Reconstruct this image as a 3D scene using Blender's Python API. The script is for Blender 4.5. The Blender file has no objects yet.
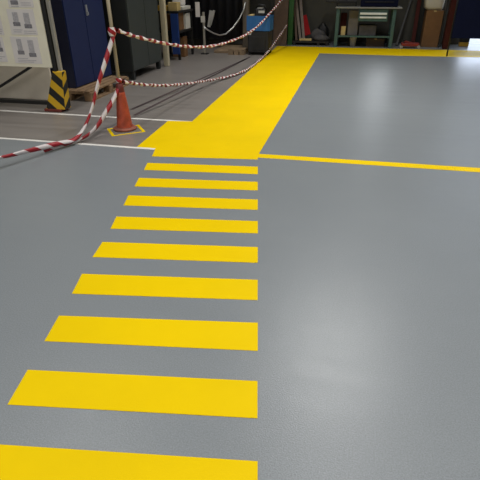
import bpy, bmesh, math, random
from mathutils import Vector, Matrix
random.seed(7)
S = bpy.context.scene
C = S.collection
R = math.radians

# ------------------------------------------------------------------ camera
F, PITCH, ROLL, YAW, H = 462.0, 0.5123, -0.0051, -0.0339 - R(11.1), 1.5
cp, sp = math.cos(PITCH), math.sin(PITCH)
fw = Vector((math.sin(YAW) * cp, math.cos(YAW) * cp, -sp))
rt = Vector((math.cos(YAW), -math.sin(YAW), 0))
up = rt.cross(fw)
rt2 = rt * math.cos(ROLL) + up * math.sin(ROLL)
up2 = -rt * math.sin(ROLL) + up * math.cos(ROLL)
EYE = Vector((0, 0, H))
cam = bpy.data.cameras.new('camera')
cam.sensor_width = 36
cam.lens = F / 480 * 36
cam.clip_end = 200
co = bpy.data.objects.new('camera', cam)
co.matrix_world = Matrix.Translation(EYE) @ Matrix((rt2, up2, -fw)).transposed().to_4x4()
C.objects.link(co)
S.camera = co


def ray(px, py):
    return fw * F + rt2 * (px - 240) + up2 * (240 - py)


def ground(px, py, z=0.0):
    d = ray(px, py)
    return EYE + d * ((z - H) / d.z)


def at(px, py, y):                       # the point of the plane y = const seen there
    d = ray(px, py)
    return EYE + d * (y / d.y)


def onwall(px, py, A, B):                # the point of the vertical plane through A and B seen there
    n = Vector((B[1] - A[1], A[0] - B[0], 0))
    d = ray(px, py)
    return EYE + d * ((Vector((A[0], A[1], 0)) - EYE).dot(n) / d.dot(n))


# ------------------------------------------------------------------ materials
def lin(c):
    return tuple(((v / 255) / 12.92 if v / 255 <= .04045 else ((v / 255 + .055) / 1.055) ** 2.4) for v in c) + (1,)


class NT:
    def __init__(s, m):
        m.use_nodes = True
        s.t = m.node_tree
        s.b = s.t.nodes['Principled BSDF']

    def n(s, typ, **kw):
        k = s.t.nodes.new(typ)
        for a, v in kw.items():
            if a in k.inputs.keys():
                k.inputs[a].default_value = v
            else:
                setattr(k, a, v)
        return k

    def l(s, a, ao, b, bi):
        s.t.links.new(a.outputs[ao], b.inputs[bi])


def mat(name, rgb, rough=.5, metal=0., var=.12, scale=6., bump=0., bscale=60., spec=.5):
    m = bpy.data.materials.new(name)
    t = NT(m)
    c = lin(rgb)
    t.b.inputs['Roughness'].default_value = rough
    t.b.inputs['Metallic'].default_value = metal
    t.b.inputs['Specular IOR Level'].default_value = spec
    tc = t.n('ShaderNodeTexCoord')
    nz = t.n('ShaderNodeTexNoise', Scale=scale, Detail=5.0, Roughness=.6)
    t.l(tc, 'Object', nz, 'Vector')
    rp = t.n('ShaderNodeValToRGB')
    rp.color_ramp.elements[0].position = .3
    rp.color_ramp.elements[1].position = .7
    rp.color_ramp.elements[0].color = tuple(v * (1 - var) for v in c[:3]) + (1,)
    rp.color_ramp.elements[1].color = tuple(min(1, v * (1 + var)) for v in c[:3]) + (1,)
    t.l(nz, 'Fac', rp, 'Fac')
    t.l(rp, 'Color', t.b, 'Base Color')
    if bump:
        n2 = t.n('ShaderNodeTexNoise', Scale=bscale, Detail=3.0)
        t.l(tc, 'Object', n2, 'Vector')
        bp = t.n('ShaderNodeBump', Strength=bump, Distance=.01)
        t.l(n2, 'Fac', bp, 'Height')
        t.l(bp, 'Normal', t.b, 'Normal')
    return m


def stripe_mat(name, a, b, period, slant, rough=.5, duty=.5):
    """two-colour diagonal stripes along the U of the surface"""
    m = bpy.data.materials.new(name)
    t = NT(m)
    t.b.inputs['Roughness'].default_value = rough
    uv = t.n('ShaderNodeUVMap', uv_map='UVMap')
    sx = t.n('ShaderNodeSeparateXYZ')
    t.l(uv, 'UV', sx, 'Vector')
    k = t.n('ShaderNodeMath', operation='MULTIPLY_ADD')
    k.inputs[1].default_value = slant
    t.l(sx, 'Y', k, 0)
    t.l(sx, 'X', k, 2)
    d = t.n('ShaderNodeMath', operation='DIVIDE')
    d.inputs[1].default_value = period
    t.l(k, 'Value', d, 0)
    fr = t.n('ShaderNodeMath', operation='FRACT')
    t.l(d, 'Value', fr, 0)
    gt = t.n('ShaderNodeMath', operation='GREATER_THAN')
    gt.inputs[1].default_value = duty
    t.l(fr, 'Value', gt, 0)
    mx = t.n('ShaderNodeMix', data_type='RGBA')
    mx.inputs['A'].default_value = lin(a)
    mx.inputs['B'].default_value = lin(b)
    t.l(gt, 'Value', mx, 'Factor')
    t.l(mx, 'Result', t.b, 'Base Color')
    return m


def floor_mat():
    m = bpy.data.materials.new('grey_epoxy_floor')
    t = NT(m)
    tc = t.n('ShaderNodeTexCoord')
    sx = t.n('ShaderNodeSeparateXYZ')
    t.l(tc, 'Object', sx, 'Vector')

    def step(out, thr, lo, hi):
        k = t.n('ShaderNodeMapRange')
        k.inputs['From Min'].default_value = thr + lo
        k.inputs['From Max'].default_value = thr + hi
        t.l(sx, out, k, 'Value')
        return k
    # the coat is new and bluish on the near and right side, old and brownish behind the white line
    a = step('Y', 4.25, 0., .02)
    b = step('X', -1.85, .02, 0.)
    old = t.n('ShaderNodeMath', operation='MULTIPLY')
    t.l(a, 'Result', old, 0)
    t.l(b, 'Result', old, 1)
    n1 = t.n('ShaderNodeTexNoise', Scale=.9, Detail=6.0, Roughness=.6)
    t.l(tc, 'Object', n1, 'Vector')
    mp = t.n('ShaderNodeMapping')
    mp.inputs['Scale'].default_value = (.7, 9, 1)
    t.l(tc, 'Object', mp, 'Vector')
    n3 = t.n('ShaderNodeTexNoise', Scale=1.2, Detail=4.0)
    t.l(mp, 'Vector', n3, 'Vector')
    n2 = t.n('ShaderNodeTexNoise', Scale=170., Detail=2.0)
    t.l(tc, 'Object', n2, 'Vector')
    new = t.n('ShaderNodeMix', data_type='RGBA')
    new.inputs['A'].default_value = lin((114, 119, 123))
    new.inputs['B'].default_value = lin((123, 128, 131))
    t.l(n1, 'Fac', new, 'Factor')
    worn = t.n('ShaderNodeMix', data_type='RGBA')
    worn.inputs['A'].default_value = lin((98, 93, 89))
    worn.inputs['B'].default_value = lin((138, 132, 127))
    t.l(n3, 'Fac', worn, 'Factor')
    mx = t.n('ShaderNodeMix', data_type='RGBA')
    t.l(old, 'Value', mx, 'Factor')
    t.l(new, 'Result', mx, 'A')
    t.l(worn, 'Result', mx, 'B')
    sp = t.n('ShaderNodeMix', data_type='RGBA', blend_type='OVERLAY')
    sp.inputs['Factor'].default_value = .4
    t.l(mx, 'Result', sp, 'A')
    t.l(n2, 'Fac', sp, 'B')
    t.l(sp, 'Result', t.b, 'Base Color')
    ro = t.n('ShaderNodeMapRange')
    ro.inputs['To Min'].default_value = .27
    ro.inputs['To Max'].default_value = .38
    t.l(n3, 'Fac', ro, 'Value')
    t.l(ro, 'Result', t.b, 'Roughness')
    bp = t.n('ShaderNodeBump', Strength=.22, Distance=.004)
    t.l(n2, 'Fac', bp, 'Height')
    t.l(bp, 'Normal', t.b, 'Normal')
    return m


M = {
    'floor': floor_mat(),
    'yellow': mat('yellow_floor_paint', (219, 186, 0), .5, spec=.06, var=.05, scale=1.5, bump=.08, bscale=150),
    'white_line': mat('white_floor_paint', (214, 212, 206), .5, var=.12, scale=9),
    'seam': mat('dark_joint_filler', (66, 54, 54), .6),
    'wall': mat('olive_grey_wall', (74, 73, 66), .8, scale=1.5),
    'ceil': mat('pale_ceiling_sheet', (150, 150, 146), .8),
    'concrete': mat('pale_yard_concrete', (190, 190, 188), .8),
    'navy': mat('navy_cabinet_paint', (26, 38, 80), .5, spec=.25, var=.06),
    'navy_shaded': mat('navy_paint_shaded', (20, 25, 52), .5, var=.06),  # navy darkened to put the shade of the cabinet's side into its colour
    'navy_dark': mat('dark_navy_cloth', (19, 23, 44), .8, spec=.1, var=.1),
    'black_cloth': mat('black_rubber_sheet', (20, 22, 30), .7),
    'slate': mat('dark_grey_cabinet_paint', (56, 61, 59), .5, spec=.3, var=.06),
    'slate_side': mat('charcoal_and_shaded_slate_paint', (34, 37, 36), .5),  # shade of the grey cabinet's side painted in; also plain charcoal parts
    'dark': mat('blackened_steel', (34, 34, 33), .5, metal=.2),
    'black': mat('black_plastic', (22, 22, 23), .45),
    'steel': mat('galvanised_steel', (168, 164, 152), .42, metal=.45),
    'chrome': mat('worn_chrome', (190, 190, 188), .3, metal=.7),
    'cream': mat('cream_column_paint', (186, 176, 148), .55),
    'taupe': mat('grey_brown_column_paint', (100, 90, 76), .6),
    'board': mat('cream_board', (236, 231, 208), .55, var=.05),
    'paper': mat('white_paper', (222, 217, 213), .75, var=.05),
    'ink': mat('grey_print', (128, 126, 130), .8, var=.3, scale=40),
    'ink_light': mat('pale_print', (178, 175, 177), .8, var=.2, scale=60),
    'panel_grey': mat('light_grey_panel', (226, 217, 200), .6, var=.05),
    'wood': mat('weathered_pallet_wood', (132, 106, 78), .8, var=.3, scale=12),
    'ply': mat('dusty_plywood', (128, 108, 84), .8, var=.25, scale=9),
    'brown_board': mat('dark_brown_board', (84, 66, 54), .7, var=.15),
    'carton': mat('brown_cardboard', (118, 84, 50), .8, var=.12),
    'carton_pale': mat('pale_cardboard', (188, 166, 112), .8, var=.12),
    'cone': mat('scuffed_orange_rubber', (164, 68, 42), .6, var=.3, scale=14),
    'cone_base': mat('dirty_rust_rubber', (138, 78, 60), .7, var=.3, scale=18),
    'cone_tip': mat('dark_red_tape', (96, 34, 28), .55),
    'pole': mat('dull_beige_pole', (146, 134, 108), .5),
    'blue': mat('bright_blue_bin_plastic', (32, 100, 164), .45, var=.08),
    'blue_panel': mat('blue_end_panel', (38, 66, 130), .45, var=.08),
    'green_post': mat('dark_green_rack_paint', (30, 84, 36), .5),
    'grey_plank': mat('grey_weathered_plank', (120, 110, 104), .8, var=.2, scale=10),
    'red': mat('dull_red_sheet', (140, 26, 30), .85, var=.08, spec=.15),
    'red_brown': mat('oxide_red_paint', (66, 29, 25), .75, spec=.15, var=.15),
    'jack_red': mat('red_jack_paint', (132, 42, 36), .45),
    'bench_green': mat('grey_green_bench_paint', (62, 92, 88), .5),
    'dull': mat('dull_grey_case', (120, 116, 112), .6),
    'bench_top': mat('grey_bench_top', (136, 136, 130), .4),
    'handle': mat('pale_handle_strip', (226, 232, 228), .4),
    'sack': mat('dark_grey_sack', (78, 76, 76), .8, var=.2, scale=15),
    'white_sack': mat('off_white_sack', (196, 190, 172), .8, var=.06),
    'white_box': mat('white_carton', (200, 198, 190), .7, var=.06),
    'foot_red': mat('dark_red_foot', (110, 44, 34), .6),
    'tape': stripe_mat('red_white_barrier_stripe', (160, 22, 34), (222, 216, 213), .21, 1.1),
    'tape_wide': stripe_mat('wide_red_white_stripe', (150, 22, 34), (206, 198, 197), .24, .6),
    'tape_close': stripe_mat('tight_red_white_stripe', (140, 20, 34), (226, 220, 217), .165, .6),
    'tape_fine': stripe_mat('fine_red_white_stripe', (120, 22, 36), (226, 220, 217), .115, .6),
    'hazard': stripe_mat('yellow_black_hazard_stripe', (206, 164, 26), (26, 25, 22), .24, .85),
    'dull_yellow': mat('dusty_yellow_paint', (176, 138, 44), .6),
    'tyre': mat('grey_caster', (150, 146, 140), .6),
}


# ------------------------------------------------------------------ mesh helpers
def box(bm, x0, x1, y0, y1, z0, z1, mtx=None):
    vs = [Vector((x, y, z)) for x in (x0, x1) for y in (y0, y1) for z in (z0, z1)]
    if mtx is not None:
        vs = [mtx @ v for v in vs]
    v = [bm.verts.new(p) for p in vs]
    for f in ((0, 1, 3, 2), (4, 6, 7, 5), (0, 4, 5, 1), (2, 3, 7, 6), (0, 2, 6, 4), (1, 5, 7, 3)):
        bm.faces.new([v[i] for i in f])


def bar(bm, p, q, w, h=None, side=None):
    """a square bar from p to q"""
    p, q = Vector(p), Vector(q)
    h = h or w
    d = (q - p)
    L = d.length
    z = d.normalized()
    s = Vector(side) if side else (Vector((1, 0, 0)) if abs(z.x) < .8 else Vector((0, 1, 0)))
    y = z.cross(s).normalized()
    x = y.cross(z)
    m = Matrix((x, y, z)).transposed().to_4x4()
    m.translation = p
    box(bm, -w / 2, w / 2, -h / 2, h / 2, 0, L, m)


def tube(bm, pts, r, n=10, cap=True):
    pts = [Vector(p) for p in pts]
    rings = []
    for i, p in enumerate(pts):
        d = (pts[min(i + 1, len(pts) - 1)] - pts[max(i - 1, 0)]).normalized()
        s = Vector((1, 0, 0)) if abs(d.x) < .8 else Vector((0, 0, 1))
        y = d.cross(s).normalized()
        x = y.cross(d)
        rr = r[i] if isinstance(r, (list, tuple)) else r
        rings.append([bm.verts.new(p + (x * math.cos(a) + y * math.sin(a)) * rr) for a in [2 * math.pi * k / n for k in range(n)]])
    for a, b in zip(rings, rings[1:]):
        for k in range(n):
            f = bm.faces.new((a[k], a[(k + 1) % n], b[(k + 1) % n], b[k]))
            f.smooth = True
    if cap:
        bm.faces.new(rings[0])
        bm.faces.new(rings[-1])


def lathe(bm, prof, c=(0, 0, 0), n=24):
    c = Vector(c)
    rings = [[bm.verts.new(c + Vector((r * math.cos(2 * math.pi * k / n), r * math.sin(2 * math.pi * k / n), z))) for k in range(n)] for r, z in prof]
    for a, b in zip(rings, rings[1:]):
        for k in range(n):
            f = bm.faces.new((a[k], a[(k + 1) % n], b[(k + 1) % n], b[k]))
            f.smooth = True
    return rings


def prism(bm, pts, z0, z1):
    """a flat polygon with thickness"""
    lo = [bm.verts.new((p[0], p[1], z0)) for p in pts]
    hi = [bm.verts.new((p[0], p[1], z1)) for p in pts]
    bm.faces.new(hi)
    bm.faces.new(lo[::-1])
    n = len(pts)
    for i in range(n):
        bm.faces.new((lo[i], lo[(i + 1) % n], hi[(i + 1) % n], hi[i]))


def obj(name, bm, material, parent=None, bevel=0., loc=None):
    bmesh.ops.recalc_face_normals(bm, faces=bm.faces)
    me = bpy.data.meshes.new(name)
    bm.to_mesh(me)
    bm.free()
    o = bpy.data.objects.new(name, me)
    me.materials.append(M[material] if isinstance(material, str) else material)
    C.objects.link(o)
    if parent is not None:
        o.parent = parent
        o.matrix_parent_inverse = Matrix.Translation(parent.location).inverted() if parent.parent is None else Matrix()
    if bevel:
        b = o.modifiers.new('bevel', 'BEVEL')
        b.width = bevel
        b.segments = 2
        b.limit_method = 'ANGLE'
    return o


def tag(o, label, cat, group=None):
    o['label'] = label
    o['category'] = cat
    if group:
        o['group'] = group
    return o


def thing(name, label, cat, loc, group=None):
    o = bpy.data.objects.new(name, None)
    C.objects.link(o)
    o.location = loc
    o.empty_display_size = .1
    return tag(o, label, cat, group)


def struct(name, bm, m, parent=None):
    o = obj(name, bm, m, parent)
    if parent is None:
        o['kind'] = 'structure'
    return o


def B(*a, mtx=None):
    bm = bmesh.new()
    box(bm, *a, mtx=mtx)
    return bm


# ------------------------------------------------------------------ setting
XL, XR, YB, YF, ZC = -5.3, 9.0, 14.1, -6.0, 6.0
struct('floor', B(XL - .2, XR + .2, YF - .2, YB + .2, -.2, 0), 'floor')
struct('yard_pavement', B(-2, 16, YB + .2, YB + 14, -.2, -.005), 'concrete')
struct('wall_left', B(XL - .2, XL, YF, YB, 0, ZC), 'wall')
struct('wall_right', B(XR, XR + .2, YF, YB, 0, ZC), 'wall')
struct('wall_front', B(XL - .2, XR + .2, YF - .2, YF, 0, ZC), 'wall')
DX0, DX1, DZ = 2.75, 5.6, 3.2
bm = bmesh.new()
box(bm, XL - .2, DX0, YB, YB + .2, 0, ZC)
box(bm, DX1, XR + .2, YB, YB + .2, 0, ZC)
box(bm, DX0, DX1, YB, YB + .2, DZ, ZC)
struct('wall_back', bm, 'wall')
struct('ceiling', B(XL - .2, XR + .2, YF - .2, YB + .2, ZC, ZC + .2), 'ceil')

# columns of the hall
bm = bmesh.new(); box(bm, -3.68, -3.58, 9.2, 9.3, 0, ZC - .01)
o = obj('column', bm, 'cream', bevel=.01); o['kind'] = 'structure'
o['label'] = 'slim cream column right of the dark grey cabinet'
bm = bmesh.new(); box(bm, -2.66, -2.52, 11.88, 12.02, 0, ZC - .01)
o = obj('column', bm, 'taupe', bevel=.01); o['kind'] = 'structure'
o['label'] = 'grey brown column behind the black and blue machine'
bm = bmesh.new()
CX, CX2 = at(443.3, 44, 13.0).x, at(450, 44, 13.0).x
box(bm, CX, CX2, 13.0, 13.2, 0, ZC - .01)
o = obj('column', bm, 'red_brown', bevel=.01); o['kind'] = 'structure'
o['label'] = 'oxide red column left of the navy screen'

# dark joints in the old floor left of the walkway
for p, q, w in (((131.5, 109.5), (246, 59), .05), ((134, 115.5), (250, 57), .05)):
    a, b = ground(*p), ground(*q)
    n = (b - a).normalized().cross(Vector((0, 0, 1))) * w / 2
    bm = bmesh.new()
    prism(bm, [a - n, b - n, b + n, a + n], 0, .001)
    struct('floor_joint', bm, 'seam')

# ------------------------------------------------------------------ paint on the floor
PT = .002
TLs = [None, (27.8, 370), (59, 315.8), (82, 274), (102.5, 242.1), (116.5, 216.7), (128.5, 195.5), (139, 178), (147.5, 163)]
TRs = [(257.7, 461.5), (257.5, 381.3), (257.8, 323), (257.8, 280), (257.8, 247.3), (257.8, 221.3), (257.8, 199.7), (257.8, 182), (257.8, 166.8)]
BLs = [None, (7.5, 404.8), (44.5, 341.3), (72, 293.8), (92.5, 257.2), (110.5, 228.8), (123.5, 205.5), (134.5, 186.5), (144, 170)]
BRs = [None, (257.5, 418.5), (257.8, 351), (257.7, 300.3), (257.8, 263), (257.8, 233.5), (257.8, 210), (257.7, 190.5), (257.8, 174.3)]
ordn = ['nearest yellow crosswalk stripe, cut off by the bottom edge of the photo',
        'longest whole yellow stripe, second of the crosswalk from the camera',
        'third yellow crosswalk stripe from the camera', 'fourth yellow crosswalk stripe from the camera',
        'fifth yellow crosswalk stripe from the camera, middle one of the nine',
        'sixth yellow crosswalk stripe from the camera', 'third yellow crosswalk stripe from the wide walkway',
        'second yellow crosswalk stripe from the wide walkway', 'thinnest yellow crosswalk stripe, next to the wide walkway']
prev = None
for k in range(9):
    if k == 0:
        tl1, tr, bl1 = ground(*TLs[1]), ground(*TRs[0]), ground(*BLs[1])
        step = Vector((.0715, -.3665, 0))
        q = [tl1 + step, tr, ground(*BRs[1]) + step, bl1 + step]
    else:
        q = [ground(*TLs[k]), ground(*TRs[k]), ground(*BRs[k]), ground(*BLs[k])]
    bm = bmesh.new()
    prism(bm, q[::-1], 0, PT)
    tag(obj('crosswalk_stripe', bm, 'yellow'), ordn[k], 'floor marking', 'yellow crosswalk stripes')

# the wide walkway with the band along the back
bm = bmesh.new()
pts = [ground(152, 156.5), ground(257.6, 159.6), ground(258.8, 154), ground(319.5, 53.3), ground(400, 55.8), ground(480, 57.3)]
yb = ground(330, 47.3).y
pts += [Vector((6.0, pts[-1].y, 0)), Vector((6.0, yb, 0)), Vector((ground(276, 47).x, yb, 0)),
        ground(192, 121.5), ground(168, 121), ground(135, 148.5), ground(155, 149.6)]
prism(bm, pts, 0, PT)
tag(obj('painted_walkway', bm, 'yellow'), 'wide yellow walkway running from the crosswalk to the back and turning right', 'floor marking')
bm = bmesh.new()
a, b, c, d = ground(258.5, 153.9), ground(258, 157.6), ground(480, 172.3), ground(480, 167.7)
e = (c - b).normalized()
prism(bm, [b, c + e * 3, d + e * 3, a], 0, PT * .6)
tag(obj('floor_line', bm, 'yellow'), 'narrow yellow floor line running right from the walkway corner', 'floor marking')
for (p, q, w, lab) in (((0, 110.5), (193, 122), .05, 'white floor line behind the traffic cone'),
                       ((0, 138.2), (155, 149.2), .045, 'white floor line in front of the traffic cone')):
    a, b = ground(*p), ground(*q)
    u = (b - a).normalized()
    n = u.cross(Vector((0, 0, 1))) * w / 2
    a = a - u * .8
    bm = bmesh.new()
    prism(bm, [a + n, b + n, b - n, a - n], 0, .0014 if 'behind' in lab else .0026)
    tag(obj('floor_line', bm, 'white_line'), lab, 'floor marking', 'white floor lines')
# yellow outlined square under the cone
bm = bmesh.new()
cs = [ground(*p) for p in ((109, 129.8), (112, 136.4), (145.6, 131.8), (139, 124.8))]
cs[0] = cs[1] + (cs[3] - cs[2])
cen = sum(cs, Vector()) / 4
inn = [c + (cen - c) * .17 for c in cs]
for i in range(4):
    j = (i + 1) % 4
    prism(bm, [cs[i], cs[j], inn[j], inn[i]], 0, PT)
tag(obj('floor_square', bm, 'yellow'), 'yellow square outline painted under the orange cone', 'floor marking')

# ------------------------------------------------------------------ cone, pole, barrier tapes
K = ground(125.2, 129.2)
cone = thing('traffic_cone', 'scuffed orange traffic cone standing on a yellow square with a pole in it', 'traffic cone', K)
bm = bmesh.new()
lathe(bm, [(.092, .03), (.088, .05), (.076, .16), (.063, .28), (.049, .40), (.041, .455), (.034, .455), (.043, .38), (.056, .27), (.082, .03), (.092, .03)], K)
obj('cone_body', bm, 'cone', cone)
bm = bmesh.new()
lathe(bm, [(.08, .002), (.128, .002), (.135, .012), (.134, .022), (.12, .03), (.094, .034), (.08, .034), (.08, .002)], K, 32)
obj('cone_base', bm, 'cone_base', cone)
bm = bmesh.new()
lathe(bm, [(.046, .42), (.0425, .46), (.038, .505), (.026, .515), (.026, .50), (.033, .46), (.044, .42)], K)
obj('cone_tip', bm, 'cone_tip', cone)
bm = bmesh.new()
tube(bm, [K + Vector((0, 0, .004)), K + Vector((-.004, 0, .8)), K + Vector((-.014, 0, 1.62))], .0185, 14)
tag(obj('pole', bm, 'pole'), 'thin beige pole standing upright in the orange traffic cone', 'pole')


def tape_bm(pts, w, turns, phase=0., n=160, wob=.15, side=None):
    """twisted ribbon along a smooth curve through pts"""
    P = [pts[0]] + pts + [pts[-1]]
    cv = []
    segs = len(pts) - 1
    for i in range(n + 1):
        t = i / n * segs
        k = min(int(t), segs - 1)
        u = t - k
        p0, p1, p2, p3 = P[k], P[k + 1], P[k + 2], P[k + 3]
        cv.append(.5 * ((2 * p1) + (p2 - p0) * u + (2 * p0 - 5 * p1 + 4 * p2 - p3) * u * u + (3 * p1 - p0 - 3 * p2 + p3) * u ** 3))
    bm = bmesh.new()
    uv = bm.loops.layers.uv.new('UVMap')
    rows = []
    s = 0
    for i, p in enumerate(cv):
        d = (cv[min(i + 1, n)] - cv[max(i - 1, 0)]).normalized()
        x = d.cross(Vector((0, 0, 1))).normalized()
        y = x.cross(d)
        if i:
            s += (p - cv[i - 1]).length
        ang = phase + turns * 2 * math.pi * i / n + wob * math.sin(i * .37)
        k = (y * math.cos(ang) + x * math.sin(ang))
        nn = (x * math.cos(ang) - y * math.sin(ang))
        row = []
        for j in range(5):
            v = (j / 4 - .5)
            row.append((bm.verts.new(p + k * v * w + nn * (v * v - .08) * w * .45), s, v * w))
        rows.append(row)
    for a, b in zip(rows, rows[1:]):
        for j in range(4):
            q = (a[j], a[j + 1], b[j + 1], b[j])
            f = bm.faces.new([t[0] for t in q])
            f.smooth = True
            for lp, t in zip(f.loops, q):
                lp[uv].uv = (t[1], t[2])
    return bm


def cord_bm(cv, w, turns, per, dia=1.2):
    """a tape rolled in on itself: a flattened, slowly twisting tube"""
    bm = bmesh.new()
    uv = bm.loops.layers.uv.new('UVMap')
    n, N, s_, rows = len(cv) - 1, 8, 0, []
    for i, p in enumerate(cv):
        d = (cv[min(i + 1, n)] - cv[max(i - 1, 0)]).normalized()
        x = d.cross(Vector((0, 0, 1))).normalized()
        y = x.cross(d)
        if i:
            s_ += (p - cv[i - 1]).length
        tw = turns * 2 * math.pi * i / n
        row = []
        for j in range(N + 1):
            a = 2 * math.pi * j / N
            lx, ly = math.cos(a) * w * .5, math.sin(a) * w * .3
            q = p + x * (lx * math.cos(tw) - ly * math.sin(tw)) + y * (lx * math.sin(tw) + ly * math.cos(tw))
            row.append((bm.verts.new(q) if j < N else row[0][0], s_, j / N))
        rows.append(row)
    for a, b in zip(rows, rows[1:]):
        for j in range(N):
            q = (a[j], a[j + 1], b[j + 1], b[j])
            f = bm.faces.new([t[0] for t in q])
            f.smooth = True
            for lp, t in zip(f.loops, q):
                lp[uv].uv = (t[1], abs(t[2] - .5) * per * dia)
    return bm


def spline(pts, n):
    P = [pts[0]] + pts + [pts[-1]]
    segs = len(pts) - 1
    cv = []
    for i in range(n + 1):
        t = i / n * segs
        k = min(int(t), segs - 1)
        u = t - k
        p0, p1, p2, p3 = P[k], P[k + 1], P[k + 2], P[k + 3]
        cv.append(.5 * ((2 * p1) + (p2 - p0) * u + (2 * p0 - 5 * p1 + 4 * p2 - p3) * u * u + (3 * p1 - p0 - 3 * p2 + p3) * u ** 3))
    return cv


def tape(label, pts, w, turns, phase=0., knot=None, n=200, cord=False, m='tape'):
    bm = cord_bm(spline(pts, n), w, turns, {'tape_wide': .24, 'tape_close': .165, 'tape_fine': .115}[m]) if cord else tape_bm(pts, w, turns, phase, n)
    o = obj('barrier_tape', bm, m)
    if not cord:
        sm = o.modifiers.new('solid', 'SOLIDIFY'); sm.thickness = .0015
    tag(o, label, 'barrier tape', 'red and white barrier tapes')
    if knot:
        c, r, hh = knot
        kb = bmesh.new()
        uv = kb.loops.layers.uv.new('UVMap')
        rs = []
        N = 20
        for i in range(7):
            z = -hh / 2 + hh * i / 6
            rr = r * (1 + .35 * math.sin(i / 6 * math.pi))
            rs.append([(kb.verts.new(c + Vector((rr * math.cos(2 * math.pi * k / N) * (1 + .12 * math.sin(3 * k + i)), rr * math.sin(2 * math.pi * k / N) * (1 + .12 * math.cos(2 * k + 2 * i)), z))), k / N * .32, z * 2) for k in range(N)])
        for a, b in zip(rs, rs[1:]):
            for k in range(N):
                q = (a[k], a[(k + 1) % N], b[(k + 1) % N], b[k])
                f = kb.faces.new([t[0] for t in q])
                f.smooth = True
                us = [t[1] for t in q]
                if k == N - 1:
                    us[1] = us[2] = .32
                for lp, t, uu in zip(f.loops, q, us):
                    lp[uv].uv = (uu, t[2])
        ko = obj('knot', kb, 'tape', o)
    return o


A0 = (K.x, K.y)
GP = (-1.70, 13.13)
top = [(116.5, 30), (130, 34.8), (148, 39.7), (165, 43.4), (182, 46), (200, 47), (216, 45.2), (231, 41), (246, 34.6), (259, 25), (270, 13), (279, 3), (287, -9)]
P1 = [onwall(x, y, A0, GP) for x, y in top]
kn1 = Vector((K.x - .008, K.y, onwall(116, 31, A0, GP).z))
tape('upper barrier tape sagging from the pole across to the back', P1, .048, 9, .5, (kn1, .03, .085), 360, True, 'tape_close')
low = [(122.5, 81.5), (133, 83.2), (148, 85), (165, 85.4), (182, 84.2), (199, 82), (215, 79.3), (231, 75.8), (246, 70), (258, 61.5), (268, 51.5), (278, 38), (287, 25)]
P2 = [onwall(x, y, A0, GP) for x, y in low]
P2 = [p if p.z > .03 else ground(x, y, .03) for p, (x, y) in zip(P2, low)]
tape('lower barrier tape sagging from the cone tip across to the green post', P2, .046, 9, 0., (Vector((K.x, K.y, .545)), .026, .05), 360, True, 'tape_fine')
E3 = (A0[0] - .52, A0[1] - 1.30)
l3 = [(114.2, 33), (110.5, 45), (105, 63), (98, 85), (92, 108), (84, 128), (74, 139.5), (60, 143), (44, 147), (24, 152), (4, 156.8), (-30, 163)]
P3 = [onwall(x, y, A0, E3) for x, y in l3]
for p in P3: p.z = max(p.z, .035)
tape('barrier tape dropping steeply from the knot high on the pole', P3, .05, 1.0, .4, None, 240, True, 'tape_wide')
l4 = [(119, 86), (113.5, 99), (106, 112), (98, 125), (88, 135), (75, 141.5), (66, 144), (57, 146), (44, 150)]
E4 = (A0[0] - .50, A0[1] - 1.16)
P4 = [onwall(x, y, A0, E4) for x, y in l4]
for p in P4: p.z = max(p.z, .03)
tape('short barrier tape slanting down from the cone tip to the floor', P4, .05, .7, .9, None, 160, True, 'tape_wide')

# ------------------------------------------------------------------ notice board on its stand (left)
BY = 5.46
x1 = at(52, 67, BY).x
zb = at(40, 67.5, BY).z
x0 = -5.05
board = thing('notice_board', 'tall cream notice board on a dark frame with a hazard striped foot', 'notice board', (x1 - .6, BY + .05, 0))
obj('panel', B(x0, x1, BY, BY + .03, zb, 2.05), 'board', board, .004)
for xx in (x1 + .025, x0 + .02):
    fr = bmesh.new()
    bar(fr, (xx, BY + .03, .02), (xx, BY + .03, 2.1), .045, .05)
    obj('upright', fr, 'dark', board, .004)
pc = x1 + .075
bm = bmesh.new(); bar(bm, (pc, BY + .06, .42), (pc, BY + .06, 2.3), .042, .042)
obj('post', bm, 'steel', board, .004)['label'] = 'pale grey steel post'
bm = bmesh.new()
bar(bm, (at(-4, 99, BY + .08).x - .4, BY + .09, at(0, 95, BY + .09).z - .14), (at(31, 68, BY + .09).x, BY + .09, at(31, 67, BY + .09).z), .03, .03)
obj('brace', bm, 'dark', board)
zr = at(20, 101.5, BY + .13).z
bm = bmesh.new(); bar(bm, (x0 - .1, BY + .13, zr), (x1, BY + .13, zr), .035, .045, side=(0, 1, 0))
obj('bottom_rail', bm, 'dark', board)
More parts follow.
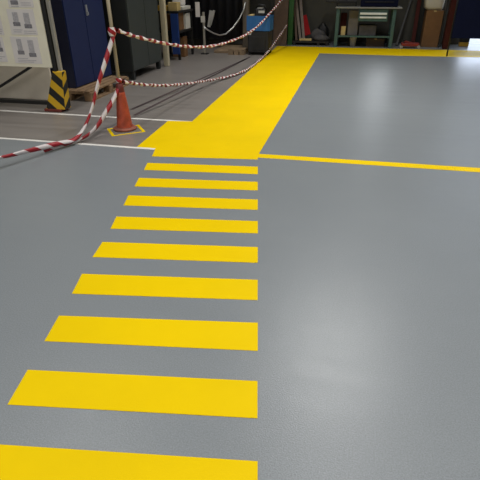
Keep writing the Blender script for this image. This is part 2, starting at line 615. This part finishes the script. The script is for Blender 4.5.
# hazard-striped foot cover, wider at the floor
bm = bmesh.new()
uv = bm.loops.layers.uv.new('UVMap')
wt, wb_ = .07, .142
cx0, cx1 = x1 + .055, at(56.3, 107, BY).x
zt = at(57, 71.5, BY).z
rows = []
for i in range(9):
    t = i / 8
    cx = cx1 + (cx0 - cx1) * t
    hw = wb_ + (wt - wb_) * t
    hd = .075 + (.05 - .075) * t
    z = .035 + (zt - .035) * t
    ring = [(cx - hw, BY + .05 - hd), (cx + hw, BY + .05 - hd), (cx + hw, BY + .05 + hd), (cx - hw, BY + .05 + hd)]
    us = [0, 2 * hw, 2 * hw + 2 * hd, 4 * hw + 2 * hd, 4 * hw + 4 * hd]
    rows.append([(bm.verts.new((ring[k][0], ring[k][1], z)), z) for k in range(4)])
    for k in range(4):
        pass
for a, b in zip(rows, rows[1:]):
    for k in range(4):
        q = (a[k], a[(k + 1) % 4], b[(k + 1) % 4], b[k])
        f = bm.faces.new([t[0] for t in q])
        for lp, t in zip(f.loops, q):
            v = t[0].co
            lp[uv].uv = (v.z, (v.x if k in (0, 2) else -v.y))
bm.faces.new([t[0] for t in rows[-1]])
obj('foot_cover', bm, 'hazard', board, .012)['label'] = 'yellow and black striped foot cover'
bm = bmesh.new(); box(bm, cx1 - .16, cx1 + .09, BY - .045, BY + .14, 0, .035)
obj('foot', bm, 'foot_red', board, .008)['label'] = 'dark red foot plate'

# sheets pinned on the board
def sheet(px0, px1, py0, py1, pics, label, lines):
    a, b = at(px0, py0, BY - .004), at(px1, py1, BY - .004)
    m = thing('printed_sheet', label, 'sheet', ((a.x + b.x) / 2, BY, (a.z + b.z) / 2), 'printed sheets on the notice board')
    obj('page', B(a.x, b.x, BY - .003, BY - .0005, b.z, a.z), 'paper', m)
    for (u0, u1, v0, v1) in pics:
        w, h = b.x - a.x, a.z - b.z
        bm = bmesh.new()
        X0, X1, Z0, Z1 = a.x + u0 * w, a.x + u1 * w, a.z - v1 * h, a.z - v0 * h
        box(bm, X0 + .012, X1 - .012, BY - .004, BY - .003, Z0 + .03, Z1)
        obj('picture', bm, 'ink_light', m)
        bm = bmesh.new(); box(bm, X0, X1, BY - .0046, BY - .0038, Z0, Z0 + .045)
        obj('picture', bm, 'ink', m)
    bm = bmesh.new()
    for (u0, u1, v) in lines:
        w, h = b.x - a.x, a.z - b.z
        box(bm, a.x + u0 * w, a.x + u1 * w, BY - .004, BY - .003, a.z - v * h - .007, a.z - v * h)
    obj('text_lines', bm, 'ink_light', m)

sheet(9.5, 42.5, 36.5, 64, [(.18, .42, .08, .66), (.58, .84, .12, .74)], 'bottom sheet on the notice board beside its right edge, two grey pictures', [(.12, .5, .80), (.12, .8, .87), (.12, .7, .93)])
sheet(6, 38, 9, 35, [(.15, .42, .12, .66), (.56, .84, .14, .74)], 'middle sheet on the notice board beside its right edge, two grey pictures', [(.1, .45, .8), (.5, .95, .84), (.1, .4, .88), (.5, .95, .92)])
sheet(3, 34, -20, 7.5, [(.1, .4, .1, .9), (.55, .9, .1, .7)], 'sheet on the notice board cut off by the top edge of the photo', [(.1, .4, .95), (.5, .9, .82), (.5, .9, .9)])
sheet(-24, 8, 36.5, 62, [(.2, .4, .1, .6), (.66, .92, .1, .58)], 'bottom sheet on the notice board at the left edge of the photo', [(.12, .5, .72), (.5, .95, .78), (.12, .8, .86)])
sheet(-26, 4.5, 9, 35, [(.2, .4, .1, .6)], 'middle sheet on the notice board at the left edge of the photo', [(.6, .95, .76), (.6, .95, .84), (.12, .9, .92)])

# pale panel behind the board
py_ = 5.86
zp = at(20, 99.5, py_).z
pp = thing('partition_panel', 'light grey partition panel standing behind the notice board', 'panel', (-4.4, py_, 0))
obj('sheet', B(-5.25, at(53, 90, py_).x, py_, py_ + .03, max(zp, .04), 1.9), 'panel_grey', pp, .004)
for xx in (-5.1, -4.0): obj('foot', B(xx - .03, xx + .03, py_ - .02, py_ + .12, 0, max(zp, .04)), 'dark', pp)


# ------------------------------------------------------------------ pallets and cabinets
def pallet(label, x0, x1, y0, y1, h=.14, m='wood', group=None):
    t = thing('wooden_pallet', label, 'pallet', ((x0 + x1) / 2, (y0 + y1) / 2, 0), group)
    n = 7
    w = (x1 - x0) / n
    for i in range(n):
        obj('deck_board', B(x0 + i * w, x0 + i * w + w * .8, y0, y1, h - .022, h), m, t, .003)
    xs, ys = (x0 + .06, (x0 + x1) / 2, x1 - .06), (y0 + .05, (y0 + y1) / 2, y1 - .05)
    for yy in ys:
        obj('stringer', B(x0, x1, yy - .05, yy + .05, h - .044, h - .022), m, t)
        for xx in xs:
            obj('block', B(xx - .055, xx + .055, yy - .05, yy + .05, .022, h - .044), m, t)
    for xx in xs:
        obj('base_board', B(xx - .055, xx + .055, y0, y1, 0, .022), m, t)
    return t


def cabinet(label, xf, y0, y1, ys, z0, z1, m, ms, handle_z, name='cabinet', feet=0.):
    dpt = .5
    t = thing('steel_cabinet', label, 'cabinet', (xf - dpt / 2, (y0 + y1) / 2, z0 - feet), 'steel cabinets along the left side')
    obj('body', B(xf - dpt, xf - .022, y0, y1, z0, z1), ms, t, .004)
    for a, b, hs in ((y0 + .006, ys - .006, 0), (ys + .006, y1 - .006, 1)):
        d = obj('door', B(xf - .02, xf, a, b, z0 + .015, z1 - .03), m, t, .004)
        if hs:
            hb = bmesh.new()
            box(hb, xf, xf + .012, a + .03, a + .07, handle_z - .07, handle_z + .07)
            box(hb, xf + .012, xf + .03, a + .04, a + .06, handle_z - .06, handle_z - .02)
            obj('handle', hb, 'chrome', d)
    if feet:
        for xx in (xf - dpt + .05, xf - .06):
            for yy in (y0 + .06, y1 - .06):
                obj('foot', B(xx - .035, xx + .035, yy - .035, yy + .035, z0 - feet, z0), 'slate_side', t)
    return t


pf = ground(84, 102.5)
pallet('wooden pallet under the navy blue cabinet', -4.3, -3.55, 6.06, 7.3)
bh = at(93, 5, 6.7).z
cabinet('navy blue two door steel cabinet standing on a wooden pallet', -3.85, 6.22, 7.32, 6.74, .142, 1.95, 'navy', 'navy_shaded', 1.13)
cabinet('dark grey two door steel cabinet left of the cream column', -3.62, 7.68, 8.98, 8.36, .14, 1.95, 'slate', 'slate_side', 1.6, feet=.14)

# ------------------------------------------------------------------ shelf bench left of the stanchion
sx = -3.62
sy0, sy1 = 10.05, 11.0
sb = thing('shelf_unit', 'dark shelving bench with a blue end panel behind the cream column', 'shelf', (sx - .3, 10.5, 0))
z1s, z2s = .57, .95
obj('end_panel', B(sx - .16, sx, sy0 - .03, sy0, .12, .90), 'blue_panel', sb, .004)['label'] = 'blue end panel'
for xx, yy in ((sx - .03, sy0 + .03), (sx - .03, sy1 - .03), (sx - .57, sy0 + .03), (sx - .57, sy1 - .03)):
    obj('leg', B(xx - .025, xx + .025, yy - .025, yy + .025, 0, z2s - .04), 'dark', sb)
obj('shelf', B(sx - .6, sx, sy0, sy1, z1s - .04, z1s), 'dark', sb, .004)
obj('tabletop', B(sx - .62, sx + .02, sy0 - .02, sy1 + .02, z2s - .04, z2s), 'dark', sb, .004)


def carton(label, x0, x1, y0, y1, z0, z1, m='carton', name='cardboard_box', cat='box', group=None, flap=True):
    t = thing(name, label, cat, ((x0 + x1) / 2, (y0 + y1) / 2, z0), group)
    obj('body', B(x0, x1, y0, y1, z0, z1), m, t, .006)
    bm = bmesh.new()
    xm = (x0 + x1) / 2
    box(bm, xm - .03, xm + .03, y0 - .001, y1 + .001, z1 - .03, z1 + .002)
    obj('packing_tape', bm, 'carton_pale', t)
    return t


carton('brown cardboard box on the lower shelf beside the blue end panel', sx - .42, sx - .04, 10.14, 10.5, z1s, z1s + .33, 'carton')
carton('white carton on the lower shelf beside a brown box', sx - .3, sx - .01, 10.56, 10.86, z1s, z1s + .31, 'white_box', 'carton')
carton('tall brown cardboard box on the floor under the dark shelf', sx - .34, sx - .06, 10.5, 10.72, 0, .42, 'carton')
carton('small pale cardboard box on the dark bench top above the blue panel', sx - .22, sx - .02, 10.08, 10.3, z2s, z2s + .16, 'carton_pale')
tag(obj('paper_stack', B(sx - .3, sx, 10.36, 10.9, z2s, z2s + .07), 'white_box', bevel=.01), 'low stack of white papers on the dark bench top', 'paper')
tag(obj('yellow_case', B(sx - .46, sx - .25, 10.1, 10.28, z2s, z2s + .1), 'dull_yellow', bevel=.01), 'dull yellow case on the dark bench top behind a pale box', 'case')
tag(obj('paper_bag', B(sx - .34, sx - .1, 10.66, 10.88, z2s + .072, z2s + .3), 'paper', bevel=.03), 'white paper bag standing on the stack of papers', 'bag')
bm = bmesh.new()
p0, p1 = at(195, 2, 11.02), at(200, 17, 11.02)
box(bm, p0.x, p1.x, 11.022, 11.03, p1.z, p0.z)
tag(obj('notice', bm, 'paper'), 'white notice hanging at the end of the dark shelf unit', 'notice')

# ------------------------------------------------------------------ stanchion, hose, curtain
gx, gy = ground(205, 54).xy
st = thing('stanchion', 'thin grey steel stanchion with a white label holding a grey hose', 'post', (gx, gy, 0))
bm = bmesh.new(); bar(bm, (gx, gy, .02), (gx, gy, at(203.5, 17, gy).z + .1), .045, .045)
obj('post', bm, 'steel', st, .004)
obj('foot', B(gx - .08, gx + .08, gy - .08, gy + .08, 0, .02), 'dark', st, .004)
a, b = at(200.5, 16, gy - .04), at(205, 22.5, gy - .04)
obj('label_plate', B(a.x, b.x, gy - .03, gy - .024, b.z, a.z), 'white_box', st)
hp = [onwall(x, y, (gx, gy), (-2.6, 11.86)) for x, y in ((204, 26.5), (208, 29.5), (214, 33), (220, 35), (226, 34), (233, 28), (239, 20), (244, 10), (246, 2))]
hp = [p + Vector((0, -.05, 0)) for p in hp]
bm = bmesh.new(); tube(bm, hp, .017, 8)
tag(obj('hose', bm, 'chrome'), 'silver grey hose sagging between the stanchion and the grey brown column', 'hose')

cu = thing('rubber_curtain', 'black hanging curtain between the stanchion and the grey brown column', 'curtain', (-3.1, 12.25, .2))
bm = bmesh.new()
n = 40
z0c = .2
prevv = None
for i in range(n + 1):
    x = -4.35 + (1.75) * i / n
    y = 12.28 + .03 * math.sin(i * 1.3)
    v = [bm.verts.new((x, y, z0c)), bm.verts.new((x, y, 2.9))]
    if prevv:
        f = bm.faces.new((prevv[0], v[0], v[1], prevv[1])); f.smooth = True
    prevv = v
o = obj('sheet', bm, 'black_cloth', cu)
so = o.modifiers.new('solid', 'SOLIDIFY'); so.thickness = .006
bm = bmesh.new(); tube(bm, [(XL, 12.28, 2.92), (-2.55, 12.28, 2.92)], .025)
obj('rail', bm, 'dark', cu)
# two white strips hanging in front of the curtain
ps = thing('paper_strip', 'pair of white paper strips hanging before the black curtain', 'paper', (at(211, 15, 12.2).x, 12.22, .5))
for (xa, ya, xb, yb2, w) in ((211.2, 10.5, 209, 27, .075), (214.2, 10.5, 210.5, 25, .05)):
    a, b = at(xa, ya, 12.25), at(xb, yb2, 12.25)
    bm = bmesh.new(); bar(bm, a, b, w, .05, side=(1, 0, 0))
    obj('strip', bm, 'white_box', ps)
# flat timber lying before the curtain
for i, (p, q, z, lab) in enumerate((((214, 53), (243, 42), 0., 'long dusty plywood sheet lying on the floor under the curtain'),)):
    a, b = ground(*p), ground(*q)
    bm = bmesh.new(); box(bm, a.x, -2.7, a.y, 12.6, .004, .06)
    tag(obj('plywood_sheet', bm, 'ply', bevel=.004), lab, 'board')
a = ground(232, 55)
mx0_ = at(247, 48, 11.1).x
pallet('low dusty pallet lying at the foot of the grey brown column', a.x - .1, mx0_ - .05, a.y + .02, a.y + .42, .12, 'ply')

# ------------------------------------------------------------------ black machine with blue bin
cyf = 11.1
mx0, mx1 = at(247, 48, cyf).x, at(269, 48, cyf).x
zbin = at(258, 31, cyf).z
ztop = at(258, 16, cyf).z
mc = thing('machine_base', 'black floor machine carrying a bright blue bin beside the walkway', 'machine', ((mx0 + mx1) / 2, cyf + .2, 0))
obj('body', B(mx0 + .01, mx1 - .01, cyf + .02, cyf + .5, .05, zbin), 'black', mc, .02)
obj('front_panel', B(mx0 + .09, mx1 - .09, cyf + .005, cyf + .02, .1, zbin - .12), 'dark', mc, .01)
for xx in (mx0 + .05, mx1 - .05):
    for yy in (cyf + .07, cyf + .44):
        bm = bmesh.new(); lathe(bm, [(.001, 0), (.03, 0), (.03, .05), (.001, .05)], (xx, yy, 0), 12)
        obj('foot', bm, 'black', mc)
a, b = at(246.5, 31, cyf), at(251, 35, cyf)
obj('label_plate', B(a.x + .01, b.x, cyf + .012, cyf + .02, b.z, a.z - .01), 'white_box', mc)
bn = thing('blue_bin', 'bright blue open bin standing on the black machine', 'bin', ((mx0 + mx1) / 2, cyf + .2, zbin))
bm = bmesh.new()
t_ = .012
box(bm, mx0 - .01, mx1 + .01, cyf, cyf + t_, zbin, ztop)
box(bm, mx0 - .01, mx1 + .01, cyf + .45, cyf + .45 + t_, zbin, ztop)
box(bm, mx0 - .01, mx0 - .01 + t_, cyf + t_, cyf + .45, zbin, ztop)
box(bm, mx1 + .01 - t_, mx1 + .01, cyf + t_, cyf + .45, zbin, ztop)
box(bm, mx0 - .01 + t_, mx1 + .01 - t_, cyf + t_, cyf + .45, zbin, zbin + t_)
obj('body', bm, 'blue', bn)
bm = bmesh.new()
for xx in (mx0 + .08, mx0 + .20, mx1 - .2, mx1 - .08): box(bm, xx - .008, xx + .008, cyf - .008, cyf, zbin + .02, ztop - .03)
obj('rib', bm, 'blue', bn)
bm = bmesh.new()
box(bm, mx0 + .02, at(262, 10, cyf + .3).x - .15, cyf + .03, cyf + .36, zbin + .02, ztop + .02)
tag(obj('cardboard_box', bm, 'carton_pale', bevel=.008), 'pale cardboard box sticking out of the blue bin', 'box')
a = at(262, 10, cyf + .3)
dv = thing('power_tool', 'black and white power tool lying on top of the blue bin', 'tool', (a.x, cyf + .3, ztop))
zt0 = zbin + .014
bm = bmesh.new(); box(bm, a.x - .14, a.x + .10, cyf + .14, cyf + .42, zt0, ztop + .14)
bm2 = None
obj('housing', bm, 'black', dv, .03)
bm = bmesh.new(); tube(bm, [(a.x - .12, cyf + .24, ztop + .13), (a.x - .06, cyf + .22, ztop + .21), (a.x + .07, cyf + .22, ztop + .2), (a.x + .1, cyf + .24, ztop + .1)], .022)
obj('handle', bm, 'black', dv)
bm = bmesh.new(); box(bm, a.x - .05, a.x + .09, cyf + .13, cyf + .14, ztop + .05, ztop + .1)
box(bm, a.x - .08, a.x + .02, cyf + .18, cyf + .36, ztop + .138, ztop + .15)
obj('name_plate', bm, 'white_box', dv)

# ------------------------------------------------------------------ timber and sheet store behind the walkway end
bm = bmesh.new()
a, b = at(272.5, 45, 12.9), at(286, 45, 12.9)
m_ = Matrix.Translation((a.x, 12.95, 0)) @ Matrix.Rotation(R(-6), 4, 'X')
box(bm, 0, b.x - a.x, 0, .03, .005, 1.9, m_)
tag(obj('wooden_board', bm, 'brown_board', bevel=.003), 'wide dark brown board leaning beside the green upright', 'board')
bm = bmesh.new()
a2 = at(268.8, 45, 12.7)
box(bm, a2.x, a.x - .02, 12.86, 12.95, 0, 1.5)
tag(obj('steel_channel', bm, 'dark', bevel=.005), 'narrow black upright channel left of the dark brown board', 'beam')

rk = thing('storage_rack', 'dark green upright rack holding leaning planks', 'rack', (-1.6, 13.3, 0))
g0, g1 = at(287.3, 44, 13.15).x, at(292, 44, 13.15).x
obj('upright', B(g0, g1, 13.15, 13.25, 0, 2.4), 'green_post', rk, .004)
obj('upright', B(g0, g1, 13.85, 13.95, 0, 2.4), 'green_post', rk, .004)
obj('arm', B(g0 + .01, g1 - .01, 13.25, 13.85, 1.55, 1.62), 'green_post', rk)
gend = at(334, 40, 13.85).x
bm = bmesh.new(); box(bm, g1, gend - .1, 13.87, 13.93, 1.5, 1.56)
obj('crossbar', bm, 'green_post', rk)
obj('floor_shelf', B(g1, gend - .1, 13.15, 13.9, .06, .1), 'dark', rk)
for xx in (g1 + .03, gend - .4, gend - .18): obj('foot', B(xx, xx + .06, 13.15, 13.9, 0, .06), 'dark', rk)


def lean(label, px_b, px_t, py_b, py_t, yb_, w, th, m, name, cat, L=1.5, group=None, yt=None, zmin=.1):
    a = at(px_b, py_b, yb_)
    a.z = zmin
    b = at(px_t, py_t, yt or yb_ + .3)
    d = (b - a).normalized()
    bm = bmesh.new(); bar(bm, a + d * .0, a + d * L, w, th, side=(1, 0, 0))
    return tag(obj(name, bm, m, bevel=.003), label, cat, group)


lean('left grey plank leaning on the rack next to the green upright', 296.5, 294.5, 40, 0, 13.22, .055, .03, 'brown_board', 'plank', 'plank', 1.45, 'planks leaning on the green rack', zmin=.105)
lean('middle pale grey plank of the three on the green rack', 300.5, 296.2, 40, 0, 13.25, .06, .03, 'grey_plank', 'plank', 'plank', 1.42, 'planks leaning on the green rack', zmin=.105)
lean('right pale grey plank leaning beside the red board', 304.2, 300.5, 34, 0, 13.36, .07, .03, 'grey_plank', 'plank', 'plank', 1.4, 'planks leaning on the green rack', zmin=.105)
a = at(308, 35, 13.42); b = at(303.8, 15.5, 13.6)
a.z = max(a.z, .11)
bm = bmesh.new(); bar(bm, a, b, .15, .03, side=(1, 0, 0))
tag(obj('red_board', bm, 'red', bevel=.004), 'dull red board leaning beside the grey planks', 'board')
bm = bmesh.new()
a = at(299, 42, 13.2); b = at(312, 37, 13.35)
box(bm, a.x, b.x, 13.18, 13.36, .102, .15, )
tag(obj('cardboard_sheet', bm, 'carton_pale', bevel=.01), 'pale folded cardboard lying at the foot of the planks', 'cardboard')


def lump(label, c, sx_, sy_, sz_, m, seed):
    random.seed(seed)
    bm = bmesh.new()
    bmesh.ops.create_uvsphere(bm, u_segments=20, v_segments=12, radius=1)
    for v in bm.verts:
        k = 1 + .08 * math.sin(5 * v.co.x + seed) * math.cos(4 * v.co.y + 2 * seed) + .04 * math.sin(9 * v.co.z + 7 * v.co.x)
        q = v.co * k
        z = max(q.z, -.55)
        e = (abs(q.x) ** 2 + abs(q.y) ** 2) ** .5
        v.co = Vector((c[0] + q.x * sx_, c[1] + q.y * sy_, c[2] + (z + .55) * sz_ / 1.6))
    for f in bm.faces: f.smooth = True
    # tied neck
    return tag(obj('sack', bm, m), label, 'sack', 'sacks on the low rack')


s1 = at(318, 38, 13.4)
lump('dark grey sack lying low on the rack in front', (at(321, 40, 13.35).x, 13.35, .1), .2, .12, .15, 'sack', 1)
lump('dark grey sack lying behind another sack beside the red board', (at(318, 36, 13.7).x, 13.6, .1), .2, .08, .27, 'sack', 3)
lump('black sack standing highest at the back of the rack', (at(320, 26, 13.75).x + .08, 13.8, .1), .17, .075, .40, 'black', 5)

# ------------------------------------------------------------------ workbench
wx0, wx1, wy0, wy1 = at(333.5, 46, 12.95).x, at(391.5, 47, 12.95).x, 12.95, 13.7
wz = at(340, 7, 12.95).z
wbn = thing('workbench', 'grey topped workbench with green legs, drawers and a lower shelf', 'workbench', ((wx0 + wx1) / 2, 13.3, 0))
obj('tabletop', B(wx0 - .03, wx1 + .12, wy0 - .04, wy1, wz - .03, wz), 'bench_top', wbn, .004)
for xx in (wx0, wx1 - .08):
    for yy in (wy0, wy1 - .08):
        obj('leg', B(xx, xx + .08, yy, yy + .07, 0, wz - .03), 'bench_green', wbn, .004)
zs = at(360, 36, 13.0).z
obj('lower_shelf', B(wx0 + .005, wx1 - .005, wy0 + .09, wy1 - .09, zs - .035, zs), 'dark', wbn)
obj('crossbar', B(wx0 + .08, wx1 - .08, wy0 + .02, wy0 + .05, zs - .03, zs + .01), 'bench_green', wbn)
dx0, dx1 = at(359, 12, wy0).x, at(388.5, 12, wy0).x
dz0, dz1 = at(372, 21.5, wy0).z, wz - .03
du = obj('drawer_unit', B(dx0, dx1, wy0 + .03, wy1 - .1, dz0, dz1), 'bench_green', wbn, .004)
for (ya, yb3, ha, hb) in ((9.5, 15.3, 12.6, 14.8), (15.6, 21.3, 16.6, 18.4)):
    za, zb2 = at(372, ya, wy0).z, at(372, yb3, wy0).z
    d = obj('drawer', B(dx0 + .01, dx1 - .01, wy0 + .008, wy0 + .029, zb2, min(za, dz1 - .005)), 'bench_green', wbn, .003)
    h1, h2 = at(372, ha, wy0).z, at(372, hb, wy0).z
    obj('handle', B(dx0 + .03, dx1 - .03, wy0 - .012, wy0 + .008, h2, h1), 'handle', d, .004)['label'] = 'pale full-width handle strip'


def shelfbox(label, px0, px1, py0, y, dep, m, name, cat, z0=None):
    a, b = at(px0, py0, y), at(px1, py0, y)
    z = zs if z0 is None else z0
    return carton(label, a.x, b.x, y, y + dep, z, a.z, m, name, cat)


tag(obj('plastic_crate', B(at(359, 30, 13.1).x, at(376, 30, 13.1).x, 13.1, 13.5, zs, at(366, 25, 13.1).z), 'sack', bevel=.01), 'grey crate on the lower shelf under the drawers', 'crate')
tag(obj('white_panel', B(at(347.5, 30, 13.2).x, at(357.5, 30, 13.2).x, 13.2, 13.34, zs, at(352, 10.5, 13.2).z), 'dull', bevel=.005), 'tall pale grey box on the lower shelf left of the drawers', 'box')
tag(obj('wooden_block', B(at(341, 30, 13.06).x, at(345.5, 30, 13.06).x, 13.06, 13.2, zs, at(342, 26.5, 13.06).z), 'carton_pale', bevel=.005), 'pale wooden block on the lower shelf beside the bench leg', 'block')
tag(obj('red_case', B(at(340, 26, 13.3).x, at(346, 26, 13.3).x, 13.3, 13.5, zs, at(342, 13, 13.3).z), 'red_brown', bevel=.01), 'dark red case on the lower shelf behind the wooden block', 'case')
bm = bmesh.new()
c = ground(352.5, 45.5); lathe(bm, [(.001, 0), (.07, 0), (.085, .2), (.088, .2), (.088, .21), (.078, .21), (.065, .012), (.001, .012)], (c.x, 13.28, 0), 20)
tag(obj('bucket', bm, 'panel_grey'), 'pale grey bucket on the floor under the workbench', 'bucket')
carton('dark brown box on the floor under the workbench drawers', at(366, 44, 13.2).x, at(384, 44, 13.2).x, 13.2, 13.5, 0, .19, 'brown_board')
tb = thing('tool_chest', 'dark blue tool chest standing on the workbench top', 'tool chest', (at(380, 5, 13.1).x, 13.2, wz))
a, b = at(360.5, 5, 13.08).x, at(398, 5, 13.08).x
obj('body', B(a, b, 13.08, 13.45, wz, wz + .34), 'navy_dark', tb, .008)
for k in range(2):
    d = obj('drawer', B(a + .015, b - .015, 13.07, 13.081, wz + .02 + k * .15, wz + .15 + k * .15), 'navy_dark', tb, .003)
    obj('handle', B(a + .1, b - .1, 13.055, 13.07, wz + .10 + k * .15, wz + .12 + k * .15), 'dark', d)
tag(obj('monitor_stand', B(at(326, 0, 13.3).x, at(357, 0, 13.3).x, 13.3, 13.6, wz + .085, wz + .14), 'black', bevel=.01), 'black shelf board above the left end of the workbench', 'shelf')
mo = bpy.data.objects['monitor_stand']
for xx in (at(337, 5, 13.3).x, at(356, 5, 13.3).x):
    obj('bracket', B(xx - .02, xx + .02, 13.4, 13.55, wz, wz + .085), 'black', mo)

# ------------------------------------------------------------------ right of the workbench
lean('dark red bar leaning between the workbench and the cardboard box', 413, 419, 41, 3, 13.35, .09, .05, 'red_brown', 'steel_bar', 'bar', 1.4, None, 13.7, zmin=.012)
lean('black bar leaning against the wall right of the workbench', 397, 409, 41, 6, 13.45, .05, .05, 'dark', 'steel_bar', 'bar', 1.3, None, 13.85, zmin=.012)
a, b = at(421, 44, 13.5).x, at(401, 44, 13.55).x
tag(obj('steel_plate', B(b + .3, a + .05, 13.9, 13.94, 0, 1.3), 'slate_side', bevel=.004), 'dark steel plate standing against the wall behind the red jack', 'plate')
jy = 12.95
j0, j1 = at(400.5, 44, jy).x, at(420.5, 44, jy).x
jk = thing('trolley_jack', 'low red trolley jack on small wheels right of the workbench', 'jack', ((j0 + j1) / 2, jy + .1, 0))
bm = bmesh.new()
box(bm, j0 + .03, j1 - .02, jy, jy + .03, .05, .12)
box(bm, j0 + .03, j1 - .02, jy + .2, jy + .23, .05, .12)
box(bm, j0 + .05, j0 + .15, jy + .03, jy + .2, .05, .10)
obj('frame', bm, 'jack_red', jk, .01)
bm = bmesh.new(); bar(bm, (j1 - .1, jy + .115, .08), (j0 + .09, jy + .115, .155), .07, .05)
obj('lift_arm', bm, 'jack_red', jk, .006)
bm = bmesh.new(); lathe(bm, [(.001, 0), (.045, 0), (.05, .02), (.001, .02)], (j0 + .09, jy + .115, .172), 16)
obj('saddle', bm, 'dark', jk)
for xx, r in ((j0 + .03, .035), (j1 - .03, .04)):
    for yy in (jy - .03, jy + .235):
        bm = bmesh.new(); tube(bm, [(xx, yy, r), (xx, yy + .028, r)], r, 16)
        obj('wheel', bm, 'tyre', jk)
by = 13.35
b0, b1 = at(421.5, 42, by).x, at(438.2, 42, by).x
carton('tall brown cardboard box standing beside the oxide red column', b0, b1, by, by + .4, 0, at(430, 10.5, by).z, 'carton')
lbz = at(430, 10.5, by).z
random.seed(9)
bm = bmesh.new()
bmesh.ops.create_uvsphere(bm, u_segments=24, v_segments=16, radius=1)
w0, w1 = at(425, 5, by).x, at(445, 5, by).x
for v in bm.verts:
    q = v.co.copy()
    e = lambda t: math.copysign(abs(t) ** .5, t)
    q = Vector((e(q.x), e(q.y), e(q.z)))
    q *= 1 + .03 * math.sin(6 * q.x + 3 * q.z)
    v.co = Vector(((w0 + w1) / 2 + q.x * (w1 - w0) / 2, by + .2 + q.y * .18, lbz + .004 + max(0, (q.z + .97)) * .16))
for f in bm.faces: f.smooth = True
tag(obj('sack', bm, 'white_sack'), 'off white sack lying on the tall brown cardboard box', 'sack')
a, b = at(438.8, 44, 13.3).x, CX - .01
tag(obj('steel_beam', B(a, b, 13.3, 13.42, 0, 2.4), 'slate_side', bevel=.004), 'black upright beam between the cardboard box and the oxide red column', 'beam')

# navy welding screen on legs
sy = 11.75
sx0 = at(450.5, 37.5, sy).x
scr = thing('welding_screen', 'navy blue screen standing on thin dark legs in front of the bright doorway', 'screen', (sx0 + .9, sy, 0))
zsb = at(465, 38.5, sy).z
obj('panel', B(sx0 + .02, sx0 + 1.9, sy, sy + .02, zsb, 1.95), 'navy_dark', scr, .004)
lp = ground(448.3, 55.5)
for xx in (sx0, sx0 + 1.92):
    bm = bmesh.new(); tube(bm, [(xx, sy + .01, 0.0), (xx, sy + .01, 2.0)], .017, 10)
    obj('leg', bm, 'dark', scr)
bm = bmesh.new(); tube(bm, [(sx0, sy + .01, 1.98), (sx0 + 1.92, sy + .01, 1.98)], .017, 10)
obj('top_rail', bm, 'dark', scr)
# yellow stop block glimpsed under the screen
a, b = ground(459, 46.5), ground(468, 46.5)
yk = thing('stop_block', 'yellow and black stop block on the floor beyond the navy screen', 'block', ((a.x + b.x) / 2, a.y, 0))
obj('body', B(a.x, b.x, a.y, a.y + .15, 0, .1), 'dull_yellow', yk, .01)
obj('cap', B(a.x, b.x, a.y, a.y + .15, .1, .2), 'black', yk, .01)

# ------------------------------------------------------------------ light
def area(name, loc, sx_, sy_, power, color=(1, 1, 1), rot=(0, 0, 0), spread=125):
    l = bpy.data.lights.new(name, 'AREA')
    l.shape = 'RECTANGLE'
    l.size, l.size_y, l.energy, l.color = sx_, sy_, power, color
    l.spread = R(spread)
    o = bpy.data.objects.new(name, l)
    o.location = loc
    o.rotation_euler = rot
    C.objects.link(o)


COL = (1, .985, .96)
for x, y, p in ((.8, -1.6, 100), (.8, 2.4, 76), (5.0, -1, 52), (5.0, 3.5, 58), (5.2, 8, 40), (-3.6, 0.8, 66), (-3.6, 4.4, 38)):
    area('ceiling_lamp', (x, y, 5.6), .5, 1.6, p, COL)
area('ceiling_lamp', (.2, 7.0, 5.6), .35, 1.2, 150, COL)
area('ceiling_lamp', (-2.2, 10.2, 5.6), .5, 1.2, 40, COL, spread=105)
area('ceiling_lamp', (1.6, 10.4, 5.6), .5, 1.2, 30, COL, spread=105)
# the strip lamp over the workbench
area('bench_lamp', (.72, 13.45, 1.5), .5, .3, 2.8, (.9, .95, 1), (R(-62), 0, 0), spread=150)
# unseen fill light added behind the camera to brighten the upright faces
area('rear_fill', (-4.0, -5.7, 2.2), 2.4, 3.4, 90, (1, .98, .95), (R(90), 0, 0), spread=150)
w = bpy.data.worlds.new('world')
S.world = w
w.use_nodes = True
bg = w.node_tree.nodes['Background']
bg.inputs['Color'].default_value = (.72, .82, 1.0, 1)
bg.inputs['Strength'].default_value = 3.4

vs = S.view_settings
S.display_settings.display_device = 'sRGB'
vs.view_transform = 'Standard'
vs.look = 'None'
vs.gamma = 1
vs.use_curve_mapping = False
vs.exposure = 0.0
